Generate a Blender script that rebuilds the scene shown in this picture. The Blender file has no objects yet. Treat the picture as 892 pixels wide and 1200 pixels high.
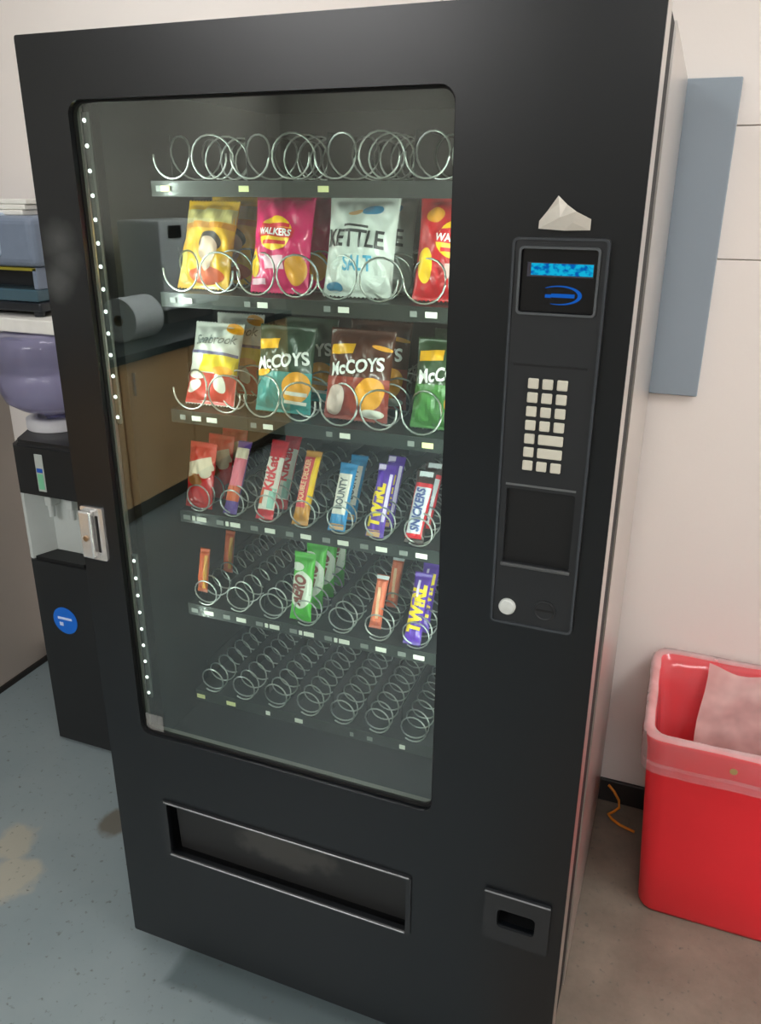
import bpy, bmesh, math, random
from mathutils import Vector, Matrix
random.seed(7)
sc = bpy.context.scene
COL = sc.collection
R = math.radians

# ------------------------------------------------------------------ camera
Z0 = 0.05                       # floor clearance of the machine; machine heights are measured above it
cam_d = bpy.data.cameras.new('camera'); cam = bpy.data.objects.new('camera', cam_d); COL.objects.link(cam)
cam_d.sensor_fit = 'VERTICAL'; cam_d.sensor_height = 36.0; cam_d.lens = 28.0466
cam_d.shift_x = 0.00104 * 1200 / 1200; cam_d.shift_y = -0.02187
cam_d.clip_start = 0.02
RW = Matrix(((0.9325, -0.1301, 0.3371), (0.3613, 0.3233, -0.8746), (0.0048, 0.9373, 0.3484)))
q = RW.to_quaternion(); q.normalize()
cam.matrix_world = Matrix.Translation((1.023, -1.0884, 1.6065 + Z0)) @ q.to_matrix().to_4x4()
sc.camera = cam

# ------------------------------------------------------------------ world, exposure
w = bpy.data.worlds.new('world'); sc.world = w; w.use_nodes = True
w.node_tree.nodes['Background'].inputs[0].default_value = (0.75, 0.85, 1.0, 1)
w.node_tree.nodes['Background'].inputs[1].default_value = 0.3
sc.view_settings.view_transform = 'Standard'; sc.view_settings.look = 'None'
sc.view_settings.exposure = 0.0; sc.view_settings.gamma = 1.0
sc.view_settings.use_curve_mapping = False
LIGHT = 16.0                     # radiance of the ceiling panels
# ceiling panels: x, y, size x, size y
PANELS = [(-0.25, 0.20, 0.60, 0.25), (2.3, -0.30, 0.6, 1.2), (-0.7, -2.7, 1.2, 1.2), (1.6, -3.2, 1.2, 0.9), (-1.35, -4.55, 1.4, 0.6)]
ROOM = dict(x0=-2.4, x1=3.0, y0=-5.4, y1=0.90, h=2.70)

# ------------------------------------------------------------------ helpers: materials
def lin(c):
    if isinstance(c, (int, float)): c = (c, c, c)
    return tuple(((v/255)/12.92 if v/255 <= 0.04045 else ((v/255+0.055)/1.055)**2.4) for v in c) + (1.0,)
MATS = {}
def mat(name, col, rough=0.5, metal=0.0, var=0.08, scale=40.0, bump=0.0, bscale=200.0, trans=0.0, ior=1.45, emit=0.0, coat=0.0, spec=None):
    """Principled material whose colour is broken up by a noise texture"""
    if name in MATS: return MATS[name]
    m = bpy.data.materials.new(name); m.use_nodes = True
    nt = m.node_tree; b = nt.nodes['Principled BSDF']
    tc = nt.nodes.new('ShaderNodeTexCoord'); nz = nt.nodes.new('ShaderNodeTexNoise')
    nz.inputs['Scale'].default_value = scale; nz.inputs['Detail'].default_value = 4
    nt.links.new(tc.outputs['Object'], nz.inputs['Vector'])
    mx = nt.nodes.new('ShaderNodeMix'); mx.data_type = 'RGBA'
    c = lin(col)
    mx.inputs[6].default_value = tuple(v*(1-var) for v in c[:3]) + (1,)
    mx.inputs[7].default_value = tuple(min(1, v*(1+var)) for v in c[:3]) + (1,)
    nt.links.new(nz.outputs['Fac'], mx.inputs[0]); nt.links.new(mx.outputs[2], b.inputs['Base Color'])
    b.inputs['Roughness'].default_value = rough; b.inputs['Metallic'].default_value = metal
    b.inputs['Transmission Weight'].default_value = trans; b.inputs['IOR'].default_value = ior
    b.inputs['Coat Weight'].default_value = coat
    if spec is not None: b.inputs['Specular IOR Level'].default_value = spec
    if emit:
        nt.links.new(mx.outputs[2], b.inputs['Emission Color']); b.inputs['Emission Strength'].default_value = emit
    if bump:
        n2 = nt.nodes.new('ShaderNodeTexNoise'); n2.inputs['Scale'].default_value = bscale; n2.inputs['Detail'].default_value = 3
        nt.links.new(tc.outputs['Object'], n2.inputs['Vector'])
        bp = nt.nodes.new('ShaderNodeBump'); bp.inputs['Strength'].default_value = bump; bp.inputs['Distance'].default_value = 0.002
        nt.links.new(n2.outputs['Fac'], bp.inputs['Height']); nt.links.new(bp.outputs['Normal'], b.inputs['Normal'])
    MATS[name] = m
    return m

def film(name, col, opacity, rough=0.15, tint=None, ior=1.45):
    """thin clear sheet: transparent + diffuse by opacity, with a fresnel gloss on top"""
    if name in MATS: return MATS[name]
    m = bpy.data.materials.new(name); m.use_nodes = True
    nt = m.node_tree; nt.nodes.remove(nt.nodes['Principled BSDF']); out = nt.nodes['Material Output']
    tr = nt.nodes.new('ShaderNodeBsdfTransparent'); df = nt.nodes.new('ShaderNodeBsdfDiffuse'); gl = nt.nodes.new('ShaderNodeBsdfGlossy')
    if tint: tr.inputs[0].default_value = tint + (1,)
    df.inputs[0].default_value = lin(col); gl.inputs['Roughness'].default_value = rough
    fr = nt.nodes.new('ShaderNodeFresnel')
    ge = nt.nodes.new('ShaderNodeNewGeometry'); ir = nt.nodes.new('ShaderNodeMapRange')   # thin sheet: same reflection from either side
    ir.inputs[3].default_value = ior; ir.inputs[4].default_value = 1/ior
    nt.links.new(ge.outputs['Backfacing'], ir.inputs[0]); nt.links.new(ir.outputs[0], fr.inputs[0])
    a = nt.nodes.new('ShaderNodeMixShader'); b = nt.nodes.new('ShaderNodeMixShader')
    if opacity > 0.02:
        tc = nt.nodes.new('ShaderNodeTexCoord'); nz = nt.nodes.new('ShaderNodeTexNoise'); nz.inputs['Scale'].default_value = 14
        nt.links.new(tc.outputs['Object'], nz.inputs['Vector'])
        mr = nt.nodes.new('ShaderNodeMapRange'); mr.inputs[1].default_value = 0.3; mr.inputs[2].default_value = 0.7
        mr.inputs[3].default_value = opacity*0.75; mr.inputs[4].default_value = min(1, opacity*1.25)
        nt.links.new(nz.outputs['Fac'], mr.inputs[0]); nt.links.new(mr.outputs[0], a.inputs[0])
    else: a.inputs[0].default_value = opacity
    nt.links.new(tr.outputs[0], a.inputs[1]); nt.links.new(df.outputs[0], a.inputs[2])
    nt.links.new(fr.outputs[0], b.inputs[0]); nt.links.new(a.outputs[0], b.inputs[1]); nt.links.new(gl.outputs[0], b.inputs[2])
    nt.links.new(b.outputs[0], out.inputs[0])
    MATS[name] = m
    return m

# ------------------------------------------------------------------ helpers: geometry and objects
WL = {}                          # world location of every object placed
def prop(o, label=None, cat=None, group=None, kind=None):
    if label: o['label'] = label
    if cat: o['category'] = cat
    if group: o['group'] = group
    if kind: o['kind'] = kind
    return o
def root(name, loc, label, cat, group=None, rot=(0, 0, 0)):
    o = bpy.data.objects.new(name, None); COL.objects.link(o); o.empty_display_size = 0.05
    o.location = loc; o.rotation_euler = rot; WL[o.name] = Vector(loc)
    return prop(o, label, cat, group)
def put(name, me, m, parent=None, loc=(0, 0, 0), local=False, smooth=False, label=None):
    """link a mesh (bmesh or mesh data) as one object; loc is in the world unless local"""
    if isinstance(me, bmesh.types.BMesh):
        bm = me; me = bpy.data.meshes.new(name); bmesh.ops.recalc_face_normals(bm, faces=bm.faces[:]); bm.to_mesh(me); bm.free()
        if smooth:
            for p in me.polygons: p.use_smooth = True
    if m is not None and not me.materials: me.materials.append(m)
    o = bpy.data.objects.new(name, me); COL.objects.link(o)
    if parent is not None: o.parent = parent
    if local: o.location = loc; WL[o.name] = Vector((0, 0, 0))
    else:
        base = WL[parent.name] if parent is not None else Vector((0, 0, 0))
        o.location = Vector(loc) - base; WL[o.name] = Vector(loc)
    if label: o['label'] = label
    return o
def copy_tree(o, parent=None):
    c = o.copy(); COL.objects.link(c); c.parent = parent
    WL[c.name] = WL.get(o.name, Vector((0, 0, 0)))
    for ch in list(o.children): copy_tree(ch, c)
    return c
def box(bm, x0, x1, y0, y1, z0, z1, bev=0.0, seg=2):
    r = bmesh.ops.create_cube(bm, size=1.0); vs = r['verts']
    for v in vs:
        v.co = Vector((x0 if v.co.x < 0 else x1, y0 if v.co.y < 0 else y1, z0 if v.co.z < 0 else z1))
    if bev:
        es = list({e for v in vs for e in v.link_edges})
        bmesh.ops.bevel(bm, geom=es, offset=bev, segments=seg, profile=0.5, affect='EDGES')
def bx(x0, x1, y0, y1, z0, z1, bev=0.0, seg=2):
    bm = bmesh.new(); box(bm, x0, x1, y0, y1, z0, z1, bev, seg); return bm
def rrect(x0, x1, z0, z1, r, n=5):
    """rounded rectangle, counter-clockwise list of (x, z)"""
    if r <= 0: return [(x0, z0), (x1, z0), (x1, z1), (x0, z1)]
    out = []
    for cx, cz, a in ((x1-r, z0+r, -90), (x1-r, z1-r, 0), (x0+r, z1-r, 90), (x0+r, z0+r, 180)):
        for i in range(n+1):
            t = R(a + 90*i/n); out.append((cx+r*math.cos(t), cz+r*math.sin(t)))
    return out
def plate(bm, outer, holes, y0, y1):
    """sheet in the xz plane with holes, front at y0, back at y1"""
    es = []
    for lp in [outer] + holes:
        vs = [bm.verts.new((p[0], y0, p[1])) for p in lp]
        es += [bm.edges.new((vs[i], vs[(i+1) % len(vs)])) for i in range(len(vs))]
    r = bmesh.ops.triangle_fill(bm, use_beauty=True, use_dissolve=False, edges=es)
    fs = [g for g in r['geom'] if isinstance(g, bmesh.types.BMFace)]
    ex = bmesh.ops.extrude_face_region(bm, geom=fs)
    for v in [g for g in ex['geom'] if isinstance(g, bmesh.types.BMVert)]: v.co.y = y1
def pl(outer, holes, y0, y1):
    bm = bmesh.new(); plate(bm, outer, holes, y0, y1); return bm
def prism(bm, pts, z0, z1):
    """polygon in xy pulled up from z0 to z1"""
    a = [bm.verts.new((x, y, z0)) for x, y in pts]; b = [bm.verts.new((x, y, z1)) for x, y in pts]
    n = len(pts); bm.faces.new(a); bm.faces.new(b)
    for i in range(n): bm.faces.new((a[i], a[(i+1) % n], b[(i+1) % n], b[i]))
def lathe(bm, prof, seg=32, c=(0, 0, 0), axis='z', cap=True):
    rings = []
    for r, h in prof:
        ring = []
        for i in range(seg):
            t = 2*math.pi*i/seg; a, b2 = r*math.cos(t), r*math.sin(t)
            p = {'z': (a, b2, h), 'y': (a, h, b2), 'x': (h, a, b2)}[axis]
            ring.append(bm.verts.new((p[0]+c[0], p[1]+c[1], p[2]+c[2])))
        rings.append(ring)
    for k in range(len(rings)-1):
        for i in range(seg):
            bm.faces.new((rings[k][i], rings[k][(i+1) % seg], rings[k+1][(i+1) % seg], rings[k+1][i]))
    if cap: bm.faces.new(rings[0]); bm.faces.new(rings[-1])
def lt(prof, seg=32, c=(0, 0, 0), axis='z', cap=True):
    bm = bmesh.new(); lathe(bm, prof, seg, c, axis, cap); return bm
def tube(bm, pts, r, n=6):
    pts = [Vector(p) for p in pts]; rings = []
    up = Vector((0.13, 0.31, 0.94))
    for i, p in enumerate(pts):
        t = (pts[min(i+1, len(pts)-1)] - pts[max(i-1, 0)]).normalized()
        a = t.cross(up).normalized(); b = t.cross(a)
        rings.append([bm.verts.new(p + (a*math.cos(2*math.pi*k/n) + b*math.sin(2*math.pi*k/n))*r) for k in range(n)])
    for i in range(len(rings)-1):
        for k in range(n): bm.faces.new((rings[i][k], rings[i][(k+1) % n], rings[i+1][(k+1) % n], rings[i+1][k]))
    bm.faces.new(rings[0]); bm.faces.new(rings[-1])
def text_mesh(body, size, weight=0.0, shear=0.0, sx=1.0):
    """flat lettering as (verts, faces), centred on the origin"""
    cu = bpy.data.curves.new('lettering', 'FONT'); cu.body = body; cu.size = size; cu.align_x = 'CENTER'; cu.align_y = 'CENTER'
    cu.offset = weight*size; cu.shear = shear; cu.resolution_u = 3
    o = bpy.data.objects.new('lettering', cu); COL.objects.link(o)
    bpy.context.view_layer.update()
    me = bpy.data.meshes.new_from_object(o.evaluated_get(bpy.context.evaluated_depsgraph_get()))
    bm = bmesh.new(); bm.from_mesh(me)
    bmesh.ops.triangulate(bm, faces=bm.faces[:])
    bmesh.ops.subdivide_edges(bm, edges=[e for e in bm.edges if e.calc_length() > size*0.35], cuts=1)
    bmesh.ops.triangulate(bm, faces=bm.faces[:])
    xs = [v.co.x for v in bm.verts]; mid = (min(xs)+max(xs))/2 if xs else 0
    ys = [v.co.y for v in bm.verts]; my = (min(ys)+max(ys))/2 if ys else 0
    bm.verts.index_update()
    vs = [((v.co.x-mid)*sx, v.co.y-my) for v in bm.verts]; fs = [[v.index for v in f.verts] for f in bm.faces]
    bm.free(); bpy.data.objects.remove(o); bpy.data.curves.remove(cu); bpy.data.meshes.remove(me)
    return vs, fs
def flat_decal(vf, fn):
    vs, fs = vf; bm = bmesh.new(); bv = [bm.verts.new(fn(x, y)) for x, y in vs]
    for f in fs:
        try: bm.faces.new([bv[i] for i in f])
        except ValueError: pass
    return bm

# ------------------------------------------------------------------ materials of the place
def wall_mat():
    m = mat('painted_wall', (234, 227, 221), 0.55, var=0.03, scale=2.5, bump=0.15, bscale=90)
    return m
def floor_mat():
    m = bpy.data.materials.new('worn_floor_paint'); m.use_nodes = True; nt = m.node_tree; b = nt.nodes['Principled BSDF']
    tc = nt.nodes.new('ShaderNodeTexCoord')
    def noise(sc_, det, ro=0.55):
        n = nt.nodes.new('ShaderNodeTexNoise'); n.inputs['Scale'].default_value = sc_; n.inputs['Detail'].default_value = det
        n.inputs['Roughness'].default_value = ro; nt.links.new(tc.outputs['Object'], n.inputs['Vector']); return n
    def ramp(n, a, b_):
        r = nt.nodes.new('ShaderNodeMapRange'); r.inputs[1].default_value = a; r.inputs[2].default_value = b_
        nt.links.new(n, r.inputs[0]); return r.outputs[0]
    def mixc(f, c1, c2):
        x = nt.nodes.new('ShaderNodeMix'); x.data_type = 'RGBA'; nt.links.new(f, x.inputs[0])
        for s, c in ((6, c1), (7, c2)):
            if isinstance(c, tuple): x.inputs[s].default_value = c
            else: nt.links.new(c, x.inputs[s])
        return x.outputs[2]
    def spots(pts):
        """worn spots: list of (x, y, radius); a ragged mask 0..1"""
        nz = noise(9, 5); acc = None
        for px, py, r in pts:
            d = nt.nodes.new('ShaderNodeVectorMath'); d.operation = 'DISTANCE'; d.inputs[1].default_value = (px, py, 0)
            nt.links.new(tc.outputs['Object'], d.inputs[0])
            k = nt.nodes.new('ShaderNodeMath'); k.operation = 'MULTIPLY_ADD'; k.inputs[1].default_value = r*2.2; nt.links.new(nz.outputs['Fac'], k.inputs[0]); k.inputs[2].default_value = -r*0.1
            s = nt.nodes.new('ShaderNodeMath'); s.operation = 'SUBTRACT'; nt.links.new(k.outputs[0], s.inputs[0]); nt.links.new(d.outputs[1], s.inputs[1])
            o = ramp(s.outputs[0], -r*0.15, r*0.25)
            if acc is None: acc = o
            else:
                mm = nt.nodes.new('ShaderNodeMath'); mm.operation = 'MAXIMUM'; nt.links.new(acc, mm.inputs[0]); nt.links.new(o, mm.inputs[1]); acc = mm.outputs[0]
        return acc
    base = mixc(ramp(noise(1.6, 6).outputs['Fac'], 0.35, 0.65), lin((112, 125, 129)), lin((128, 139, 141)))
    # browner tone to the right of the machine, with a ragged edge
    sx = nt.nodes.new('ShaderNodeSeparateXYZ'); nt.links.new(tc.outputs['Object'], sx.inputs[0])
    ad = nt.nodes.new('ShaderNodeMath'); ad.operation = 'MULTIPLY_ADD'; nt.links.new(noise(3.0, 4).outputs['Fac'], ad.inputs[0]); ad.inputs[1].default_value = 0.5
    nt.links.new(sx.outputs['X'], ad.inputs[2])
    base = mixc(ramp(ad.outputs[0], 0.95, 1.15), base, mixc(ramp(noise(7, 6, 0.7).outputs['Fac'], 0.3, 0.7), lin((108, 99, 88)), lin((132, 122, 109))))
    base = mixc(spots([(-0.50, 0.14, 0.06), (-0.42, 0.04, 0.07), (-0.47, -0.02, 0.05), (-0.34, -0.16, 0.06), (-0.40, -0.27, 0.05)]), base, lin((152, 150, 138)))
    base = mixc(spots([(-0.30, 0.30, 0.05), (-0.22, 0.38, 0.03), (-0.14, 0.31, 0.03)]), base, lin((96, 94, 86)))
    mxm = None                                          # machine's shadow on the floor, painted into the colour
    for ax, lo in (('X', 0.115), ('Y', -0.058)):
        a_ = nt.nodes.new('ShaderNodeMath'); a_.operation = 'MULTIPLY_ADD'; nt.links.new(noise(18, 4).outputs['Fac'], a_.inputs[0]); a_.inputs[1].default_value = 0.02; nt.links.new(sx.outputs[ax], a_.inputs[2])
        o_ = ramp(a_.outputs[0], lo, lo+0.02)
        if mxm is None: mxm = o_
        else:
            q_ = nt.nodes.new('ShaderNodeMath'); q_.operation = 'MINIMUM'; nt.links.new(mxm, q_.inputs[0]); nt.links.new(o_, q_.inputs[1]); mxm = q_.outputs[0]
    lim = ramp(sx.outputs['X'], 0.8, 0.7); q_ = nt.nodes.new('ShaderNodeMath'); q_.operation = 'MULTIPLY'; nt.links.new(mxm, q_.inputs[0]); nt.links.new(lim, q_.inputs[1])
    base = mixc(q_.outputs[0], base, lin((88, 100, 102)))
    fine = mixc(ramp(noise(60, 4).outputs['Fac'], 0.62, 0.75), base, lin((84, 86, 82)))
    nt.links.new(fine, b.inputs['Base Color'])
    b.inputs['Roughness'].default_value = 0.42
    bp = nt.nodes.new('ShaderNodeBump'); bp.inputs['Strength'].default_value = 0.1; bp.inputs['Distance'].default_value = 0.003
    nt.links.new(noise(30, 5).outputs['Fac'], bp.inputs['Height']); nt.links.new(bp.outputs['Normal'], b.inputs['Normal'])
    return m
def black_coat():
    """black powder coat of the machine door, with a few paler grey patches"""
    m = bpy.data.materials.new('black_powder_coat'); m.use_nodes = True; nt = m.node_tree; b = nt.nodes['Principled BSDF']
    tc = nt.nodes.new('ShaderNodeTexCoord')
    nz = nt.nodes.new('ShaderNodeTexNoise'); nz.inputs['Scale'].default_value = 22; nz.inputs['Detail'].default_value = 5
    nt.links.new(tc.outputs['Object'], nz.inputs['Vector'])
    acc = None
    for (x, z, r, k) in ((0.036, 1.530+Z0, 0.026, 0.6), (0.044, 1.500+Z0, 0.024, 0.5), (0.024, 1.465+Z0, 0.026, 0.6)):
        d = nt.nodes.new('ShaderNodeVectorMath'); d.operation = 'DISTANCE'; d.inputs[1].default_value = (x, 0, z)
        nt.links.new(tc.outputs['Object'], d.inputs[0])
        s = nt.nodes.new('ShaderNodeMath'); s.operation = 'MULTIPLY_ADD'; nt.links.new(nz.outputs['Fac'], s.inputs[0]); s.inputs[1].default_value = -0.03
        nt.links.new(d.outputs[1], s.inputs[2])
        r_ = nt.nodes.new('ShaderNodeMapRange'); r_.inputs[1].default_value = r; r_.inputs[2].default_value = r*0.3-0.015; r_.inputs[3].default_value = 0; r_.inputs[4].default_value = k*0.6
        nt.links.new(s.outputs[0], r_.inputs[0])
        if acc is None: acc = r_.outputs[0]
        else:
            mm = nt.nodes.new('ShaderNodeMath'); mm.operation = 'MAXIMUM'; nt.links.new(acc, mm.inputs[0]); nt.links.new(r_.outputs[0], mm.inputs[1]); acc = mm.outputs[0]
    mx = nt.nodes.new('ShaderNodeMix'); mx.data_type = 'RGBA'; nt.links.new(acc, mx.inputs[0])
    mx.inputs[6].default_value = lin((13, 16, 19)); mx.inputs[7].default_value = lin((110, 112, 110))
    nt.links.new(mx.outputs[2], b.inputs['Base Color'])
    b.inputs['Roughness'].default_value = 0.30
    n2 = nt.nodes.new('ShaderNodeTexNoise'); n2.inputs['Scale'].default_value = 900
    nt.links.new(tc.outputs['Object'], n2.inputs['Vector'])
    bp = nt.nodes.new('ShaderNodeBump'); bp.inputs['Strength'].default_value = 0.06; bp.inputs['Distance'].default_value = 0.001
    nt.links.new(n2.outputs['Fac'], bp.inputs['Height']); nt.links.new(bp.outputs['Normal'], b.inputs['Normal'])
    return m
M_WALL = wall_mat(); M_FLOOR = floor_mat(); M_BLACK = black_coat()
M_STEEL = mat('brushed_side_steel', (205, 200, 195), 0.28, 0.85, var=0.04, scale=6)
M_GASKET = mat('black_rubber', (14, 14, 14), 0.7)
M_LINER = mat('dark_cabinet_liner', (26, 32, 32), 0.55, var=0.1, scale=5)
M_TRAY = mat('dark_tray_metal', (32, 36, 35), 0.45, 0.2)
M_COIL = mat('zinc_coil_wire', (178, 184, 178), 0.32, 1.0)
M_PLASTIC = mat('black_plastic', (34, 36, 38), 0.42, var=0.05)
M_DPLASTIC = mat('deep_black_plastic', (14, 15, 16), 0.5)
M_EDGE = mat('grey_edge_metal', (120, 122, 122), 0.35, 0.6)
M_CHROME = mat('chrome', (222, 222, 220), 0.22, 0.75, var=0.03)
M_KEY = mat('ivory_key', (205, 202, 186), 0.5, var=0.04)
M_PAPER = mat('white_paper', (232, 230, 222), 0.6, var=0.04)
M_GLASS = film('window_glass', 255, 0.0, 0.0, ior=1.9, tint=(0.90, 0.96, 0.92))

# ------------------------------------------------------------------ the room
x0, x1, y0, y1, RH = ROOM['x0'], ROOM['x1'], ROOM['y0'], ROOM['y1'], ROOM['h']
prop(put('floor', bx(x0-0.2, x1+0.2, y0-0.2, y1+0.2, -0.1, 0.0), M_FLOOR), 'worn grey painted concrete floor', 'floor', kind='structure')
prop(put('ceiling', bx(x0-0.2, x1+0.2, y0-0.2, y1+0.2, RH, RH+0.1), mat('ceiling_white', (222, 222, 218), 0.8)), 'plain white ceiling above the machine', 'ceiling', kind='structure')
wb = prop(put('wall_back', bx(x0-0.2, x1+0.2, y1+0.012, y1+0.15, 0, RH), mat('joint_grey', (206, 197, 187), 0.7)), 'cream painted wall behind the vending machine', 'wall', kind='structure')  # joint colour, seen in the gaps between the boards
for za, zb in ((0.0, 1.471+Z0), (1.473+Z0, 1.742+Z0), (1.744+Z0, RH)):
    put('wall_board', bx(0.404, x1+0.2, y1, y1+0.014, za, zb, 0.0015, 1), M_WALL, wb)
put('wall_board', bx(x0-0.2, 0.400, y1, y1+0.014, 0, RH, 0.0015, 1), M_WALL, wb)
prop(put('wall_left', bx(x0-0.15, x0, y0, y1, 0, RH), mat('side_wall_paint', (160, 158, 150), 0.6, var=0.03, scale=2)), 'grey side wall behind the kitchen counter', 'wall', kind='structure')
prop(put('wall_pier', bx(x0, -1.08, 0.52, y1, 0, RH), mat('pier_paint', (176, 166, 156), 0.6, var=0.06, scale=3)), 'beige side wall beside the water cooler', 'wall', kind='structure')
prop(put('wall_right', bx(x1, x1+0.15, y0, y1, 0, RH), M_WALL), 'cream wall to the right of the room', 'wall', kind='structure')
prop(put('wall_front', bx(x0, x1, y0-0.15, y0, 0, RH), mat('far_wall_grey', (142, 140, 132), 0.7, var=0.04, scale=2)), 'grey wall facing the vending machine', 'wall', kind='structure')
prop(put('baseboard_back', bx(-1.08, x1, y1-0.012, y1, 0, 0.075, 0.003, 1), mat('dark_skirting', (40, 36, 34), 0.5)), 'dark skirting along the back wall', 'skirting', kind='structure')
prop(put('baseboard_left', bx(-1.08, -1.072, 0.52, y1-0.012, 0, 0.02), mat('dark_skirting', 40, 0.5)), 'thin dark strip at the foot of the side wall', 'skirting', kind='structure')
def emitter(name, col, s):
    m = bpy.data.materials.new(name); m.use_nodes = True; nt = m.node_tree
    nt.nodes.remove(nt.nodes['Principled BSDF']); e = nt.nodes.new('ShaderNodeEmission')
    e.inputs[0].default_value = col; e.inputs[1].default_value = s
    nt.links.new(e.outputs[0], nt.nodes['Material Output'].inputs[0]); return m
M_PANEL = emitter('panel_diffuser', (1.0, 0.99, 0.985, 1), LIGHT)
names = ['small ceiling light panel above the vending machine', 'long ceiling light panel above the red bin',
         'ceiling light panel over the kitchen counter side', 'ceiling light panel at the far right of the room', 'ceiling light panel by the far wall, mirrored in the top of the door']
for (px, py, sx, sy), lb in zip(PANELS, names):
    t = root('ceiling_light', (px, py, RH), lb, 'ceiling light')
    put('frame', pl([(a, b) for a, b in rrect(-sx/2-0.02, sx/2+0.02, -sy/2-0.02, sy/2+0.02, 0)], [rrect(-sx/2, sx/2, -sy/2, sy/2, 0)], 0, 0.03), M_PAPER, t, local=True).rotation_euler = (R(90), 0, 0)
    t.children[0].location = (0, 0, 0)
    put('diffuser', bx(-sx/2, sx/2, -sy/2, sy/2, -0.02, -0.004), M_PANEL, t, local=True)

# wall-hung grey cover right of the machine
t = root('wall_cover_panel', (0.80, 0.90, 1.16+Z0), 'blue-grey metal cover panel on the wall beside the machine', 'wall panel')
M_COVER = mat('blue_grey_paint', (140, 152, 162), 0.35, var=0.04, scale=3)
put('door', bx(0.56, 1.058, 0.880, 0.899, 1.163+Z0, 1.834+Z0, 0.003), M_COVER, t)
put('back_box', bx(0.57, 1.050, 0.894, 0.8999, 1.170+Z0, 1.828+Z0), mat('panel_box_grey', (120, 130, 138), 0.4), t)

# ------------------------------------------------------------------ vending machine
W, H, D = 0.9516, 1.83, 0.85
vm = root('vending_machine', (W/2, 0.42, 0), 'tall black glass-fronted snack vending machine with keypad', 'vending machine')
def vp(name, bm, m, parent=vm, **k): return put(name, bm, m, parent, **k)
def mz(z): return z + Z0
WIN = (0.086, 0.7055, 0.572, 1.738)
DEL = (0.118, 0.672, 0.268, 0.414)
def rr(x0, x1, z0, z1, r=0.0, n=5): return rrect(x0, x1, z0+Z0, z1+Z0, r, n)
door = vp('door', pl(rr(0, W, 0, H, 0.004, 2), [rr(*WIN, 0.022), rr(DEL[0]+0.01, DEL[1]-0.008, DEL[2]+0.006, DEL[3]-0.006, 0.004, 2), rr(0.836, 0.904, 0.365, 0.407, 0.006, 3)], 0.0, 0.010), M_BLACK)
vp('door_edge', pl(rr(0.001, W-0.0008, 0.001, H-0.001), [rr(0.03, W-0.03, 0.03, H-0.03)], 0.0102, 0.100), M_STEEL, label='bright metal side edge of the door')
vp('door_gasket', pl(rr(0.003, W-0.003, 0.003, H-0.003), [rr(0.03, W-0.03, 0.03, H-0.03)], 0.1005, 0.220), M_GASKET)
# cabinet: outer shell and dark inner liner
bm = bmesh.new()
plate(bm, rr(0, W, 0, H), [rr(0.03, W-0.03, 0.03, H-0.03)], 0.2205, D-0.01)
box(bm, 0, W, D-0.01, D, Z0, Z0+H)
vp('cabinet', bm, M_STEEL)
bm = bmesh.new()
plate(bm, rr(0.032, W-0.032, 0.032, H-0.032), [rr(0.05, 0.80, 0.47, 1.775)], 0.118, 0.70)
box(bm, 0.032, W-0.032, 0.70, 0.72, mz(0.032), mz(H-0.032))
vp('liner', bm, M_LINER)
for fx in (0.06, W-0.06):
    for fy in (0.10, D-0.08):
        bm = bmesh.new(); lathe(bm, [(0.022, 0), (0.024, 0.004), (0.024, 0.012), (0.008, 0.016), (0.008, Z0-0.0005)], 16)
        vp('levelling_foot', bm, M_EDGE, loc=(fx, fy, 0))
# window: rubber surround, metal channel, glass
vp('window_gasket', pl(rr(WIN[0]-0.001, WIN[1]+0.001, WIN[2]-0.001, WIN[3]+0.001, 0.022), [rr(WIN[0]+0.002, WIN[1]-0.004, WIN[2]+0.005, WIN[3]-0.004, 0.018)], 0.0105, 0.018), M_GASKET)
bm = bmesh.new(); box(bm, WIN[0]-0.006, WIN[0]+0.001, 0.019, 0.026, mz(WIN[2]), mz(WIN[3]-0.005), 0.001, 1)
vp('glass_channel', bm, mat('channel_grey', (122, 122, 116), 0.4, 0.3))
bm = bmesh.new(); box(bm, WIN[0]+0.004, WIN[1]-0.004, 0.019, 0.030, mz(WIN[2]-0.004), mz(WIN[2]+0.004), 0.001, 1)
vp('glass_channel', bm, mat('channel_grey', (122, 122, 116), 0.4, 0.3))
vp('glass', bx(WIN[0]-0.004, WIN[1]+0.004, 0.0125, 0.0165, mz(WIN[2]-0.004), mz(WIN[3]+0.004)), M_GLASS)
vp('clear_square', bx(0.092, 0.132, 0.0112, 0.0122, mz(0.578), mz(0.614)), film('clear_square', (160, 160, 155), 0.35))  # translucent grey square in the lower left corner of the glass
# delivery opening
fm = vp('delivery_frame', pl(rr(DEL[0], DEL[1], DEL[2], DEL[3], 0.006, 2), [rr(DEL[0]+0.012, DEL[1]-0.010, DEL[2]+0.008, DEL[3]-0.008, 0.004, 2)], -0.004, 0.0), M_PLASTIC)
vp('frame_edge', bx(DEL[0]+0.006, DEL[1]-0.004, -0.006, -0.003, mz(DEL[3]-0.006), mz(DEL[3]-0.002), 0.0008, 1), M_EDGE, fm)
vp('frame_edge', bx(DEL[0]+0.012, DEL[1]-0.010, -0.008, -0.003, mz(DEL[2]+0.005), mz(DEL[2]+0.009), 0.0008, 1), M_EDGE, fm)
bm = bmesh.new()
plate(bm, rr(DEL[0]-0.01, DEL[1]+0.01, DEL[2]-0.02, DEL[3]+0.02), [rr(DEL[0]+0.002, DEL[1]-0.002, DEL[2]-0.004, DEL[3]+0.004)], 0.0106, 0.10)
box(bm, DEL[0]-0.01, DEL[1]+0.01, 0.10, 0.11, mz(DEL[2]-0.02), mz(DEL[3]+0.02))
vp('delivery_box', bm, M_DPLASTIC)
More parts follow.
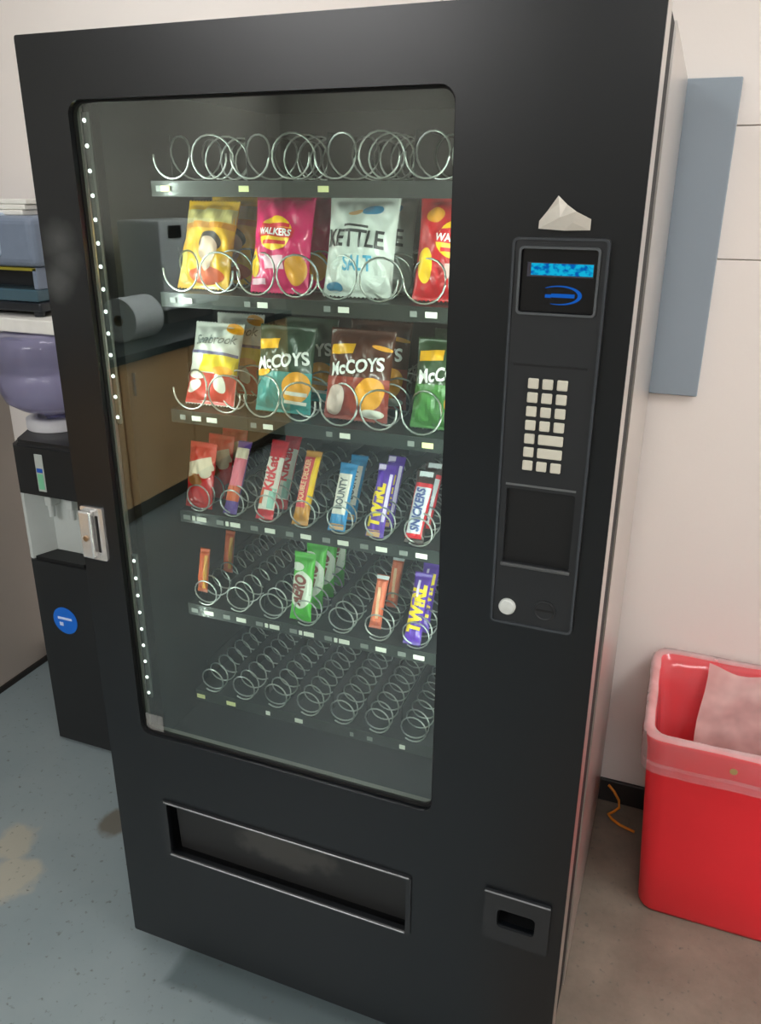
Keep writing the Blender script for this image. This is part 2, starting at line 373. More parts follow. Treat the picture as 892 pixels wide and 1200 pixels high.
def flap_mat():
    m = bpy.data.materials.new('scuffed_flap'); m.use_nodes = True; nt = m.node_tree; b = nt.nodes['Principled BSDF']
    tc = nt.nodes.new('ShaderNodeTexCoord'); mp = nt.nodes.new('ShaderNodeMapping'); mp.inputs['Location'].default_value = (-0.40*7, 0, -(0.362+Z0)*18); mp.inputs['Scale'].default_value = (7, 0, 18)
    nt.links.new(tc.outputs['Object'], mp.inputs[0])
    ln = nt.nodes.new('ShaderNodeVectorMath'); ln.operation = 'LENGTH'; nt.links.new(mp.outputs[0], ln.inputs[0])
    nz = nt.nodes.new('ShaderNodeTexNoise'); nz.inputs['Scale'].default_value = 26; nz.inputs['Detail'].default_value = 6; nt.links.new(tc.outputs['Object'], nz.inputs[0])
    ad = nt.nodes.new('ShaderNodeMath'); ad.operation = 'MULTIPLY_ADD'; ad.inputs[1].default_value = -1.3; nt.links.new(nz.outputs['Fac'], ad.inputs[0]); nt.links.new(ln.outputs[1], ad.inputs[2])
    r = nt.nodes.new('ShaderNodeMapRange'); r.inputs[1].default_value = 0.25; r.inputs[2].default_value = -0.15; nt.links.new(ad.outputs[0], r.inputs[0])
    mx = nt.nodes.new('ShaderNodeMix'); mx.data_type = 'RGBA'; nt.links.new(r.outputs[0], mx.inputs[0]); mx.inputs[6].default_value = lin(26); mx.inputs[7].default_value = lin((58, 57, 54))
    nt.links.new(mx.outputs[2], b.inputs['Base Color']); b.inputs['Roughness'].default_value = 0.5
    return m
bm = bmesh.new(); box(bm, DEL[0]+0.024, DEL[1]-0.012, 0.011, 0.016, mz(DEL[2]+0.010), mz(DEL[3]-0.008), 0.001, 1)
for v in bm.verts: v.co.y += 0.008*(mz(DEL[3])-v.co.z)/0.146
vp('delivery_flap', bm, flap_mat())
# coin return
cr = vp('coin_return', pl(rr(0.811, 0.929, 0.331, 0.443, 0.004, 2), [rr(0.836, 0.904, 0.365, 0.407, 0.008, 3)], -0.006, 0.0), M_PLASTIC)
vp('edge_strip', bx(0.811, 0.929, -0.008, -0.005, mz(0.440), mz(0.4435), 0.0008, 1), M_EDGE, cr)
bm = bmesh.new(); plate(bm, rr(0.832, 0.908, 0.361, 0.411), [rr(0.836, 0.904, 0.365, 0.407)], 0.011, 0.05); box(bm, 0.832, 0.908, 0.05, 0.055, mz(0.361), mz(0.411))
vp('coin_cup', bm, M_DPLASTIC, cr)
# door lock handle
lk = vp('lock_plate', pl(rr(0.010, 0.060, 0.955, 1.061, 0.004, 3), [], -0.006, 0.0), M_CHROME)
bm = bmesh.new(); box(bm, 0.014, 0.041, -0.019, -0.006, mz(0.962), mz(1.056), 0.003, 2); vp('lock_handle', bm, M_CHROME, lk)
bm = bmesh.new(); box(bm, 0.043, 0.048, -0.0075, -0.0055, mz(0.972), mz(1.045), 0.0005, 1); vp('handle_recess', bm, M_GASKET, lk)
vp('lock_cylinder', lt([(0.0055, 0), (0.0055, -0.0025), (0.0045, -0.003)], 16, (0.028, -0.0191, mz(1.003)), 'y'), mat('brass', (170, 140, 110), 0.3, 0.9), lk)

# control panel
CP = (0.792, 0.9165, 0.986, 1.554)
cp = vp('control_panel', pl(rr(*CP, 0.006, 4), [rr(0.8035, 0.904, 1.4575, 1.541, 0.004, 3), rr(0.805, 0.903, 1.089, 1.207, 0.003, 2)], -0.008, 0.0), M_PLASTIC)
vp('panel_rim', pl(rr(CP[0], CP[1], CP[2], CP[3], 0.008, 4), [rr(CP[0]+0.0035, CP[1]-0.0035, CP[2]+0.0035, CP[3]-0.0035, 0.005, 4)], -0.0105, -0.008), mat('rim_plastic', (58, 62, 66), 0.3), cp)
vp('display_bezel', pl(rr(0.8015, 0.906, 1.4555, 1.543, 0.006, 4), [rr(0.8045, 0.903, 1.4585, 1.540, 0.004, 4)], -0.0115, -0.008), mat('bezel_plastic', (84, 88, 90), 0.28), cp)
vp('display_glass', bx(0.8035, 0.904, -0.003, -0.0005, mz(1.4575), mz(1.541)), mat('display_black', (20, 20, 22), 0.15), cp)
def lcd_mat():
    m = bpy.data.materials.new('lcd_glow'); m.use_nodes = True; nt = m.node_tree; nt.nodes.remove(nt.nodes['Principled BSDF'])
    tc = nt.nodes.new('ShaderNodeTexCoord'); mp = nt.nodes.new('ShaderNodeMapping'); mp.inputs['Scale'].default_value = (120, 1, 160); nt.links.new(tc.outputs['Object'], mp.inputs[0])
    nz = nt.nodes.new('ShaderNodeTexNoise'); nz.inputs['Scale'].default_value = 1.0; nz.inputs['Detail'].default_value = 2; nt.links.new(mp.outputs[0], nz.inputs[0])
    cr_ = nt.nodes.new('ShaderNodeValToRGB'); cr_.color_ramp.elements[0].position = 0.38; cr_.color_ramp.elements[0].color = lin((10, 90, 170)); cr_.color_ramp.elements[1].position = 0.55; cr_.color_ramp.elements[1].color = lin((20, 175, 215))
    nt.links.new(nz.outputs['Fac'], cr_.inputs[0]); e = nt.nodes.new('ShaderNodeEmission'); e.inputs[1].default_value = 1.0
    nt.links.new(cr_.outputs[0], e.inputs[0]); nt.links.new(e.outputs[0], nt.nodes['Material Output'].inputs[0]); return m
vp('lcd_window', bx(0.8125, 0.8985, -0.0038, -0.003, mz(1.5045), mz(1.5225)), mat('lcd_dark', (62, 60, 70), 0.3), cp)
vp('lcd_line', bx(0.8175, 0.8975, -0.0046, -0.0038, mz(1.5065), mz(1.5215)), lcd_mat(), cp, label='cyan lit display line')
M_BLUE = emitter('logo_blue', lin((28, 100, 200)), 0.75)
bm = bmesh.new(); N = 40; vs = []
for i in range(N+1):                                   # open oval: thick on the right, open at lower left
    t = R(135 - 250*i/N); k = math.sin(math.pi*i/N)**0.6
    for rr_ in (1.0, 1.0-0.16*k-0.03):
        vs.append(bm.verts.new((0.8575+0.0285*rr_*math.cos(t), -0.0036, mz(1.4815)+0.0125*rr_*math.sin(t))))
for i in range(N): bm.faces.new((vs[2*i], vs[2*i+1], vs[2*i+3], vs[2*i+2]))
lg = vp('logo_oval', bm, M_BLUE, cp)
bm = bmesh.new()
box(bm, 0.846, 0.8765, -0.0037, -0.0032, mz(1.4785), mz(1.4835), 0.0002, 1); box(bm, 0.838, 0.846, -0.0037, -0.0032, mz(1.4778), mz(1.4822), 0.0002, 1)
vp('logo_bar', bm, M_BLUE, cp)
for za in (1.3875, 1.2135): vp('panel_groove', bx(0.803, 0.903, -0.0088, -0.0078, mz(za-0.0015), mz(za+0.0015)), M_DPLASTIC if za > 1.3 else M_EDGE, cp)
vp('bill_recess', bx(0.805, 0.903, -0.0015, -0.0005, mz(1.089), mz(1.207)), M_DPLASTIC, cp)
vp('bill_ledge', bx(0.803, 0.905, -0.0125, -0.0075, mz(1.084), mz(1.089), 0.001, 1), mat('ledge_plastic', (80, 82, 82), 0.35), cp)
kb = bmesh.new(); box(kb, -0.0072, 0.0072, -0.0045, 0, -0.0072, 0.0072, 0.0016, 2)
km = bpy.data.meshes.new('key'); kb.to_mesh(km); kb.free()
kb = bmesh.new(); box(kb, -0.0172, 0.0172, -0.0045, 0, -0.0072, 0.0072, 0.0016, 2)
kw = bpy.data.meshes.new('wide_key'); kb.to_mesh(kw); kb.free()
for r_ in range(7):
    z = 1.3632 - 0.01968*r_
    cols = [(0.8325, km), (0.8522, km), (0.8719, km)] if r_ not in (4, 5) else [(0.8325, km), (0.86205, kw)]
    for x, me in cols: vp('key', me, M_KEY, cp, loc=(x, -0.008, mz(z)))
vp('coin_reject_button', lt([(0.0128, -0.008), (0.0128, -0.013), (0.0108, -0.0155), (0.002, -0.0163)], 28, (0.8175, 0, mz(1.016)), 'y'), mat('button_white', (205, 210, 205), 0.4), cp, smooth=False)
cs = vp('coin_slot', lt([(0.0172, -0.008), (0.0172, -0.0098), (0.0145, -0.0104), (0.013, -0.0092), (0.001, -0.0092)], 32, (0.8735, 0, mz(1.0185)), 'y'), M_PLASTIC, cp)
vp('slot', bx(0.8605, 0.8865, -0.0096, -0.0088, mz(1.0172), mz(1.0202)), M_GASKET, cs)

# crumpled paper tucked above the display
t = root('crumpled_paper', (0.857, -0.004, mz(1.562)), 'crumpled white paper scrap stuck above the blue display', 'paper')
P = [(0.8236, 1.5645, -.006), (0.857, 1.5628, -.010), (0.8885, 1.5635, -.005), (0.8895, 1.577, -.012), (0.872, 1.586, -.022), (0.8585, 1.594, -.012), (0.8456, 1.6045, -.003), (0.834, 1.586, -.009), (0.824, 1.574, -.006), (0.852, 1.579, -.018), (0.868, 1.573, -.016), (0.849, 1.595, -.013)]
bm = bmesh.new(); V = [bm.verts.new((x, y, mz(z))) for x, z, y in P]
for f in ((0, 1, 9), (0, 9, 8), (8, 9, 7), (7, 9, 11), (7, 11, 6), (6, 11, 5), (5, 11, 9), (5, 9, 4), (9, 10, 4), (9, 1, 10), (1, 2, 10), (10, 2, 3), (10, 3, 4)): bm.faces.new([V[i] for i in f])
ex = bmesh.ops.extrude_face_region(bm, geom=bm.faces[:])
for v in [g for g in ex['geom'] if isinstance(g, bmesh.types.BMVert)]: v.co.y = min(v.co.y+0.004, -0.0005)
put('folded_sheet', bm, mat('grubby_paper', (222, 216, 204), 0.55, var=0.06, scale=120), t)

# led strips beside the window
M_LED = emitter('led_white', (0.95, 1.0, 0.97, 1), 3.0)
lb = bmesh.new(); lathe(lb, [(0.0034, 0), (0.0030, -0.0016), (0.0016, -0.0028), (0.0003, -0.0031)], 10, axis='y')
lm = bpy.data.meshes.new('led'); lb.to_mesh(lm); lb.free()
LEDX, LEDY = 0.0875, 0.034
def led_strip(x, y, za, zb, n, power, ang):
    s = vp('led_strip', bx(x-0.005, x+0.005, y, y+0.006, mz(za-0.012), mz(zb+0.012)), mat('led_rail', (92, 96, 92), 0.5))
    for i in range(n): vp('led', lm, M_LED, s, loc=(x, y, mz(za+(zb-za)*i/(n-1))))
    ld = bpy.data.lights.new('led_light', 'AREA'); ld.shape = 'RECTANGLE'; ld.size = 0.012; ld.spread = R(150); ld.size_y = zb-za+0.02; ld.energy = power; ld.color = (0.93, 1.0, 0.95)
    lo = bpy.data.objects.new('led_light', ld); COL.objects.link(lo); lo.parent = s
    lo.location = (x, y+0.012, mz((za+zb)/2)); lo.rotation_euler = (R(90), 0, R(ang))
    return s
led_strip(LEDX, LEDY, 1.228, 1.712, 14, 1.7, -62)
led_strip(LEDX, LEDY, 0.647, 0.944, 9, 0.45, -62)
led_strip(0.735, LEDY, 0.647, 1.712, 24, 2.6, 55)  # unseen strip behind the right of the door, added to light the trays

# ------------------------------------------------------------------ trays
TY0, TY1 = 0.150, 0.66
TX0, TX1 = 0.122, 0.7324
CW = (TX1-TX0)/8
ROWS = [(1.612, 4), (1.424, 4), (1.206, 4), (0.999, 8), (0.789, 8), (0.577, 8)]     # height of the front strip, columns
def coil_mesh(name, r, pitch, length, wire, hand=1, a0=-2.4, flat=0.9):
    bm = bmesh.new(); turns = length/pitch; n = int(turns*20); pts = []
    for i in range(n+1):
        a = a0 + hand*2*math.pi*turns*i/n
        k = turns*i/n                                  # the first part of a turn is wound almost flat
        pts.append((r*math.cos(a), 0.006*min(k, flat) + pitch*max(0, k-flat), r*math.sin(a)))
    tube(bm, pts, wire, 5)
    me = bpy.data.meshes.new(name); bmesh.ops.recalc_face_normals(bm, faces=bm.faces[:]); bm.to_mesh(me); bm.free()
    for p in me.polygons: p.use_smooth = True
    return me
RB, RC = 0.0265, 0.0345
coil_bar = coil_mesh('bar_coil', RB, 0.034, 0.36, 0.0016, 1, -2.2)
coil_l = coil_mesh('crisp_coil', RC, 0.100, 0.36, 0.0018, 1, R(172), 0.50)
coil_r = coil_mesh('crisp_coil', RC, 0.050, 0.36, 0.0018, -1, R(8), 0.68)
M_STRIP = film('clear_label_strip', (70, 80, 72), 0.10, 0.2, ior=1.25)
M_LAB_W = mat('white_price_label', (225, 225, 214), 0.5); M_LAB_Y = mat('yellow_price_label', (222, 222, 160), 0.5)
M_LAB_G = mat('grey_number_label', (120, 124, 120), 0.5)
def label_mesh(w_, h_):
    b = bx(-w_/2, w_/2, -0.0012, 0, -h_/2, h_/2, 0.0003, 1); me = bpy.data.meshes.new('price_label'); b.to_mesh(me); b.free(); return me
LABM = {}
def lab(tray, x, z, w_, m):
    k = (w_, m.name)
    if k not in LABM: LABM[k] = label_mesh(w_, 0.0095); LABM[k].materials.append(m)
    put('price_label', LABM[k], None, tray, loc=(x, TY0-0.0032, mz(z)))
TRAYTOP = []
for ri, (zs, nc) in enumerate(ROWS):
    ztop = zs + 0.0125; TRAYTOP.append(ztop)
    bm = bmesh.new(); box(bm, TX0-0.004, TX1+0.004, TY0, TY1, mz(ztop-0.003), mz(ztop)); box(bm, TX0-0.004, TX1+0.004, TY0, TY0+0.003, mz(zs-0.013), mz(ztop-0.003))
    tr = vp('tray', bm, M_TRAY)
    vp('label_strip', bx(TX0-0.004, TX1+0.004 if ri else 0.575, TY0-0.002, TY0-0.0003, mz(zs-0.011), mz(zs+0.011)), M_STRIP, tr)
    step = (TX1-TX0)/nc
    for c in range(nc):
        cx = TX0 + step*(c+0.5)
        if nc == 4:
            for me, dx in ((coil_l, -0.0375), (coil_r, 0.0375)): put('spiral_coil', me, M_COIL, tr, loc=(cx+dx, TY0+0.002, mz(ztop+RC+0.003)))
        else: put('spiral_coil', coil_bar, M_COIL, tr, loc=(cx, TY0+0.002, mz(ztop+RB+0.0025)))
    for c in range(nc+1):                              # dividers between the lanes
        dx = TX0 + step*c
        put('divider', bx(dx-0.0008, dx+0.0008, TY0+(0.045 if nc == 8 else 0.06), TY1-0.01, mz(ztop), mz(ztop+(0.047 if nc == 8 else 0.075))), M_TRAY, tr)
    if ri == 0:
        for x in (0.1492, 0.3036, 0.4485): lab(tr, x, zs, 0.019, M_LAB_Y)
        lab(tr, 0.1355, zs, 0.010, M_LAB_G)
    elif ri in (1, 2):
        for c in range(4):
            cx = TX0 + step*(c+0.5); lab(tr, cx-0.022, zs, 0.020, M_LAB_W if not (ri == 2 and c == 3) else M_LAB_Y); lab(tr, cx-0.052, zs, 0.012, M_LAB_G)
        if ri == 2: lab(tr, 0.198+0.012, zs, 0.022, M_LAB_W)
    elif ri in (3, 4):
        for c in range(8):
            cx = TX0 + step*(c+0.5); lab(tr, cx+0.010, zs, 0.022, M_LAB_W); lab(tr, cx-0.024, zs, 0.016, M_LAB_G)
            if (ri, c) in ((3, 0), (3, 1), (4, 2), (4, 3), (4, 4)): lab(tr, cx-0.008, zs, 0.007, M_LAB_W)
    else:
        for x, w_, m in ((0.133, 0.020, M_LAB_Y), (0.208, 0.022, M_LAB_Y), (0.2976, 0.010, M_LAB_W), (0.3699, 0.018, M_LAB_W), (0.4895, 0.008, M_LAB_G), (0.5287, 0.012, M_LAB_G), (0.5981, 0.012, M_LAB_W)): lab(tr, x, zs, w_, m)

# ------------------------------------------------------------------ snacks
class Pouch:
    """pillow pack standing on its lower seam; local x across, z up, front towards -y"""
    def __init__(s, w, h, T, pu=2.6, pv=0.55, seal=0.06, flare=0.06, crinkle=0.0020, seed=0, zig=True):
        s.w, s.h, s.T, s.pu, s.pv, s.seal, s.flare, s.cr, s.zig = w, h, T, pu, pv, seal, flare, crinkle, zig
        s.ph = [random.Random(seed*13+k).uniform(0, 6.28) for k in range(6)]
    def half(s, v): return s.w/2*(1-s.flare*math.sin(math.pi*min(1, max(0, v)))**0.7)
    def th(s, u, v):
        vv = (v-s.seal)/(1-2*s.seal)
        if vv <= 0 or vv >= 1: return 0.0006
        t = s.T*max(0, 1-abs(u)**s.pu)**0.8*max(0, math.sin(math.pi*vv))**s.pv
        c = s.cr*(math.sin(9*u+7*v*3+s.ph[0])+math.sin(-6*u+16*v+s.ph[1])+0.6*math.sin(17*u+s.ph[2])*math.sin(11*v+s.ph[3]))
        return max(0.0006, t+c*min(1, t/0.006))
    def at(s, x, z, off=0.0):
        v = z/s.h; u = max(-1, min(1, x/s.half(v))); return (x, -s.th(u, v)-off, z)
    def body(s, nu=34, nv=46):
        bm = bmesh.new()
        def grid(sign):
            g = []
            for j in range(nv+1):
                v = j/nv; row = []
                for i in range(nu+1):
                    u = -1+2*i/nu; z = v*s.h
                    if s.zig and j in (0, nv): z += (0.0015 if i % 2 else -0.0015)*(1 if j else -1) + (0.0016 if j == 0 else 0)
                    row.append(bm.verts.new((u*s.half(v), sign*s.th(u, v), z)))
                g.append(row)
            for j in range(nv):
                for i in range(nu): bm.faces.new((g[j][i], g[j][i+1], g[j+1][i+1], g[j+1][i]))
            return g
        a, b = grid(-1), grid(1)
        for j in range(nv):
            for k in (0, nu): bm.faces.new((a[j][k], b[j][k], b[j+1][k], a[j+1][k]))
        for i in range(nu):
            for k in (0, nv): bm.faces.new((a[k][i], b[k][i], b[k][i+1], a[k][i+1]))
        return bm
    # printed areas, laid on the front skin
    def quad(s, x0, x1, z0, z1, off, tilt=0.0, n=20, skew=0.0):
        bm = bmesh.new(); cx, cz = (x0+x1)/2, (z0+z1)/2; c, sn = math.cos(R(tilt)), math.sin(R(tilt)); g = []
        for j in range(n+1):
            row = []
            for i in range(n+1):
                dx = (x0-cx)+(x1-x0)*i/n; dz = (z0-cz)+(z1-z0)*j/n; dx += dz*skew
                X, Zv = cx+dx*c-dz*sn, cz+dx*sn+dz*c
                hv = s.half(Zv/s.h)*0.998; X = max(-hv, min(hv, X)); Zv = max(0.001, min(s.h-0.001, Zv))
                row.append(bm.verts.new(s.at(X, Zv, off)))
            g.append(row)
        for j in range(n):
            for i in range(n): bm.faces.new((g[j][i], g[j][i+1], g[j+1][i+1], g[j+1][i]))
        return bm
    def oval(s, cx, cz, rx, rz, off, tilt=0.0, n=32, rings=8):
        bm = bmesh.new(); c, sn = math.cos(R(tilt)), math.sin(R(tilt)); prev = None; ctr = bm.verts.new(s.at(cx, cz, off))
        for k in range(1, rings+1):
            ring = []
            for i in range(n):
                t = 2*math.pi*i/n; dx, dz = rx*k/rings*math.cos(t), rz*k/rings*math.sin(t)
                X, Zv = cx+dx*c-dz*sn, cz+dx*sn+dz*c; hv = s.half(Zv/s.h)*0.998
                ring.append(bm.verts.new(s.at(max(-hv, min(hv, X)), max(0.001, min(s.h-0.001, Zv)), off)))
            for i in range(n):
                if prev is None: bm.faces.new((ctr, ring[i], ring[(i+1) % n]))
                else: bm.faces.new((prev[i], ring[i], ring[(i+1) % n], prev[(i+1) % n]))
            prev = ring
        return bm
    def text(s, body, size, cx, cz, off, rot=0.0, weight=0.02, shear=0.0, sx=1.0, fit=None):
        vf = text_mesh(body, size, weight, shear, sx)
        if fit:
            wd = max(v[0] for v in vf[0])-min(v[0] for v in vf[0]); k = fit/wd; vf = ([(a*k, b) for a, b in vf[0]], vf[1])
        c, sn = math.cos(R(rot)), math.sin(R(rot))
        return flat_decal(vf, lambda x, y: s.at(cx+x*c-y*sn, cz+x*sn+y*c, off+0.0012))
def foil(name, col, rough=0.3): return mat('foil_'+name, col, rough, 0.0, var=0.1, scale=60, bump=0.5, bscale=45, coat=0.4)
def ink(name, col): return mat('ink_'+name, col, 0.35, 0.0, var=0.05, scale=150)
def snack(name, label, cat, group, x, row, y, lean, pouch, foilmat, prints, yaw=0.0, dz=0.002):
    loc = (x, y, mz(TRAYTOP[row]+dz))
    t = root(name, loc, label, cat, group, rot=(R(-lean), 0, R(yaw)))
    put('wrapper', pouch.body(), foilmat, t, local=True, smooth=True)
    for i, (pn, bm, m) in enumerate(prints): put(pn, bm, m, t, local=True)
    return t
def behind(t, dy, label, dx=0.0, lean=None, dz=0.0):
    c = copy_tree(t); c.location = Vector(t.location)+Vector((dx, dy, dz)); c['label'] = label
    if lean is not None: c.rotation_euler.x = R(-lean)
    return c
X4 = [TX0+(TX1-TX0)/4*(i+0.5) for i in range(4)]
X8 = [TX0+CW*(i+0.5) for i in range(8)]
O = 0.0011
GC2, GC3, GB4, GB5 = 'crisp bags on the second tray', 'crisp bags on the third tray', 'chocolate packs on the fourth tray', 'chocolate bars on the fifth tray'
# second tray: crisps
p = Pouch(0.110, 0.165, 0.025, seed=1); y = foil('yellow', (236, 182, 20))
pr = [('pale_band', p.quad(-0.058, 0.058, 0.120, 0.146, O), ink('pale_straw', (205, 190, 120))),
      ('amber_band', p.quad(-0.058, 0.058, 0.108, 0.119, O), ink('amber', (214, 142, 20))),
      ('portrait_hair', p.oval(0.014, 0.082, 0.020, 0.020, O), ink('hair', (62, 48, 40))),
      ('portrait_face', p.oval(0.014, 0.068, 0.0165, 0.023, 2*O), ink('skin', (214, 184, 158))),
      ('portrait_shirt', p.oval(0.010, 0.024, 0.034, 0.015, O), ink('orange_red', (206, 86, 30))),
      ('portrait_collar', p.oval(0.013, 0.043, 0.008, 0.013, 2*O), ink('skin', (214, 184, 158))),
      ('pale_patch', p.oval(-0.040, 0.040, 0.012, 0.030, O), ink('lemon', (226, 208, 96)))]
t = snack('crisp_bag', 'yellow crisp bag printed with a portrait, at the front of its lane', 'crisp bag', GC2, 0.180, 1, 0.192, 22, p, y, pr)
behind(t, 0.10, 'second yellow crisp bag, behind the one with the portrait', lean=14)
def crisp_logo(p, cx, cz, r):
    return [('logo_disc', p.oval(cx, cz, r, r*0.95, O), ink('sun_yellow', (246, 196, 30))),
            ('logo_band_top', p.quad(cx-r*0.85, cx+r*0.85, cz+r*0.30, cz+r*0.52, 2*O), ink('crimson', (206, 30, 40))),
            ('logo_banner', p.quad(cx-r*1.12, cx+r*1.12, cz-r*0.22, cz+r*0.30, 2*O, -3), ink('crimson', (206, 30, 40))),
            ('lettering', p.text('WALKERS', r*0.52, cx, cz+r*0.04, 3*O, -3, 0.03, fit=r*2.05), ink('white', (236, 236, 232))),
            ('logo_band_low', p.quad(cx-r*0.7, cx+r*0.7, cz-r*0.62, cz-r*0.42, 2*O), ink('crimson', (206, 30, 40)))]
p = Pouch(0.116, 0.172, 0.028, seed=2)
pr = crisp_logo(p, -0.004, 0.100, 0.031) + [('yellow_side', p.oval(-0.046, 0.052, 0.011, 0.026, O), ink('sun_yellow', (246, 196, 30))),
      ('crisp_picture', p.oval(0.036, 0.040, 0.018, 0.026, O), ink('crisp_orange', (232, 160, 50))),
      ('white_caption', p.quad(-0.022, 0.016, 0.040, 0.062, O), ink('pale_pink', (236, 190, 206))),
      ('white_caption', p.quad(-0.054, -0.022, 0.014, 0.024, O), ink('pale_pink', (236, 190, 206))),
      ('maroon_strip', p.quad(-0.060, 0.050, 0.160, 0.171, O), ink('maroon', (140, 40, 50)))]
t = snack('crisp_bag', 'bright pink crisp bag with a yellow sun logo, at the front of its lane', 'crisp bag', GC2, 0.338, 1, 0.190, 15, p, foil('pink', (214, 26, 100)), pr)
behind(t, 0.09, 'second pink crisp bag, behind the front pink one', lean=12)
p = Pouch(0.128, 0.168, 0.029, seed=3)
pr = [('lettering', p.text('KETTLE', 0.040, -0.004, 0.094, O, -2, 0.02, sx=0.8, fit=0.102), ink('charcoal', (46, 48, 50))),
      ('arc_over_lettering', p.quad(-0.026, 0.018, 0.113, 0.117, O, -4), ink('charcoal', (46, 48, 50))),
      ('flavour_lettering', p.text('SALT', 0.034, 0.004, 0.054, O, 0, 0.02, fit=0.052), ink('sky_blue', (84, 170, 204))),
      ('blue_picture', p.oval(0.022, 0.142, 0.018, 0.008, O, 10), ink('sea_blue', (70, 140, 180))),
      ('orange_picture', p.oval(-0.008, 0.138, 0.013, 0.004, O, 10), ink('tan', (204, 160, 110))),
      ('pale_panel', p.oval(0.002, 0.040, 0.052, 0.030, O*0.6), ink('ice', (226, 234, 228))),
      ('blue_corner', p.oval(-0.040, 0.016, 0.016, 0.008, O), ink('sea_blue', (70, 140, 180)))]
t = snack('crisp_bag', 'white crisp bag with large dark lettering and a blue flavour name', 'crisp bag', GC2, 0.487, 1, 0.190, 15, p, foil('white', (206, 212, 206)), pr)
behind(t, 0.10, 'second white crisp bag, behind the one with dark lettering', lean=12)
p = Pouch(0.126, 0.170, 0.028, seed=4)
pr = crisp_logo(p, 0.010, 0.096, 0.032) + [('yellow_side', p.oval(-0.040, 0.056, 0.014, 0.028, O), ink('sun_yellow', (246, 196, 30))),
      ('white_caption', p.quad(-0.004, 0.040, 0.036, 0.058, O), ink('pale_rose', (232, 190, 186))), ('amber_corner', p.oval(-0.030, 0.136, 0.016, 0.012, O), ink('amber', (214, 142, 20)))]
t = snack('crisp_bag', 'red crisp bag with a yellow sun logo, at the right edge of the glass', 'crisp bag', GC2, 0.648, 1, 0.190, 15, p, foil('red', (196, 26, 36)), pr)
behind(t, 0.09, 'second red crisp bag, behind the one at the right edge', lean=12)
# third tray: crisps
p = Pouch(0.110, 0.162, 0.026, seed=5)
pr = [('lettering', p.text('Seabrook', 0.026, 0.004, 0.126, O, 3, 0.01, 0.25, fit=0.088), ink('slate', (120, 126, 124))),
      ('blue_curve', p.quad(-0.050, 0.050, 0.096, 0.102, O, -2), ink('violet_blue', (92, 96, 140))),
      ('yellow_field', p.quad(-0.016, 0.052, 0.062, 0.095, O), ink('mustard', (222, 192, 40))),
      ('orange_blob', p.oval(0.030, 0.066, 0.018, 0.009, 2*O), ink('crisp_orange', (232, 160, 50))),
      ('red_field', p.quad(-0.054, 0.054, 0.003, 0.060, O*0.8), ink('brick_red', (196, 56, 52))),
      ('white_flake', p.oval(0.026, 0.042, 0.012, 0.018, 2*O, 20), ink('chalk', (226, 222, 210))),
      ('white_flake', p.oval(-0.030, 0.034, 0.020, 0.009, 2*O, 30), ink('chalk', (226, 222, 210))),
      ('white_flake', p.oval(-0.026, 0.056, 0.022, 0.008, 2*O, -10), ink('chalk', (226, 222, 210))),
      ('yellow_corner', p.oval(0.036, 0.150, 0.020, 0.010, O, -15), ink('amber', (214, 142, 20)))]
t = snack('crisp_bag', 'white and red crisp bag with grey script lettering', 'crisp bag', GC3, 0.178, 2, 0.190, 22, p, foil('chalk_white', (214, 214, 206)), pr)
behind(t, 0.10, 'second white and red crisp bag, behind the one with grey script', lean=13)
def ridged(p, low, lowname, top_col=None, cap=(236, 236, 230)):
    return [('lower_field', p.quad(-0.062, 0.062, 0.003, 0.078, O*0.8), ink(lowname, low)),
            ('yellow_banner', p.quad(-0.052, -0.006, 0.118, 0.136, O, 4), ink('banner_yellow', (238, 176, 34))),
            ('lettering', p.text('McCOYS', 0.032, 0.002, 0.097, 2*O, 9, 0.03, 0.1, fit=0.100), ink('white', (236, 236, 232))),
            ('crisp_picture', p.oval(0.030, 0.050, 0.024, 0.030, 2*O, -20), ink('crisp_orange', (226, 146, 60)))]
p = Pouch(0.116, 0.162, 0.027, seed=6)
pr = ridged(p, (48, 140, 138), 'teal') + [('white_stripe', p.quad(0.012, 0.050, 0.036, 0.043, 3*O, -4), ink('chalk', (226, 222, 210))), ('white_stripe', p.quad(0.010, 0.050, 0.020, 0.026, 3*O, -4), ink('chalk', (226, 222, 210))), ('yellow_leaf', p.oval(-0.036, 0.074, 0.018, 0.006, 3*O, 15), ink('banner_yellow', (238, 176, 34)))]
t = snack('crisp_bag', 'teal and dark green ridged crisp bag with white slanted lettering', 'crisp bag', GC3, 0.337, 2, 0.190, 13, p, foil('bottle_green', (44, 66, 50)), pr)
behind(t, 0.10, 'second teal crisp bag, behind the front teal one', lean=12)
p = Pouch(0.126, 0.165, 0.028, seed=7)
pr = ridged(p, (150, 60, 48), 'rust') + [('white_oval', p.oval(-0.036, 0.036, 0.019, 0.028, 2*O, -20), ink('rose_white', (222, 196, 186))), ('dip_bowl', p.oval(0.034, 0.016, 0.022, 0.008, 3*O), ink('chalk', (226, 222, 210))), ('orange_leaf', p.oval(0.044, 0.132, 0.018, 0.004, 2*O, -10), ink('crisp_orange', (226, 146, 60)))]
t = snack('crisp_bag', 'rust brown ridged crisp bag with an orange crisp picture', 'crisp bag', GC3, 0.482, 2, 0.190, 16, p, foil('brown', (84, 46, 34)), pr)
behind(t, 0.10, 'second rust brown crisp bag, behind the front brown one', lean=12)
p = Pouch(0.120, 0.158, 0.027, seed=8)
pr = ridged(p, (66, 120, 56), 'leaf_green')
t = snack('crisp_bag', 'mid green ridged crisp bag at the right edge of the glass', 'crisp bag', GC3, 0.646, 2, 0.190, 15, p, foil('dark_green', (46, 70, 42)), pr)
behind(t, 0.10, 'second mid green crisp bag, behind the one at the right edge', lean=12)

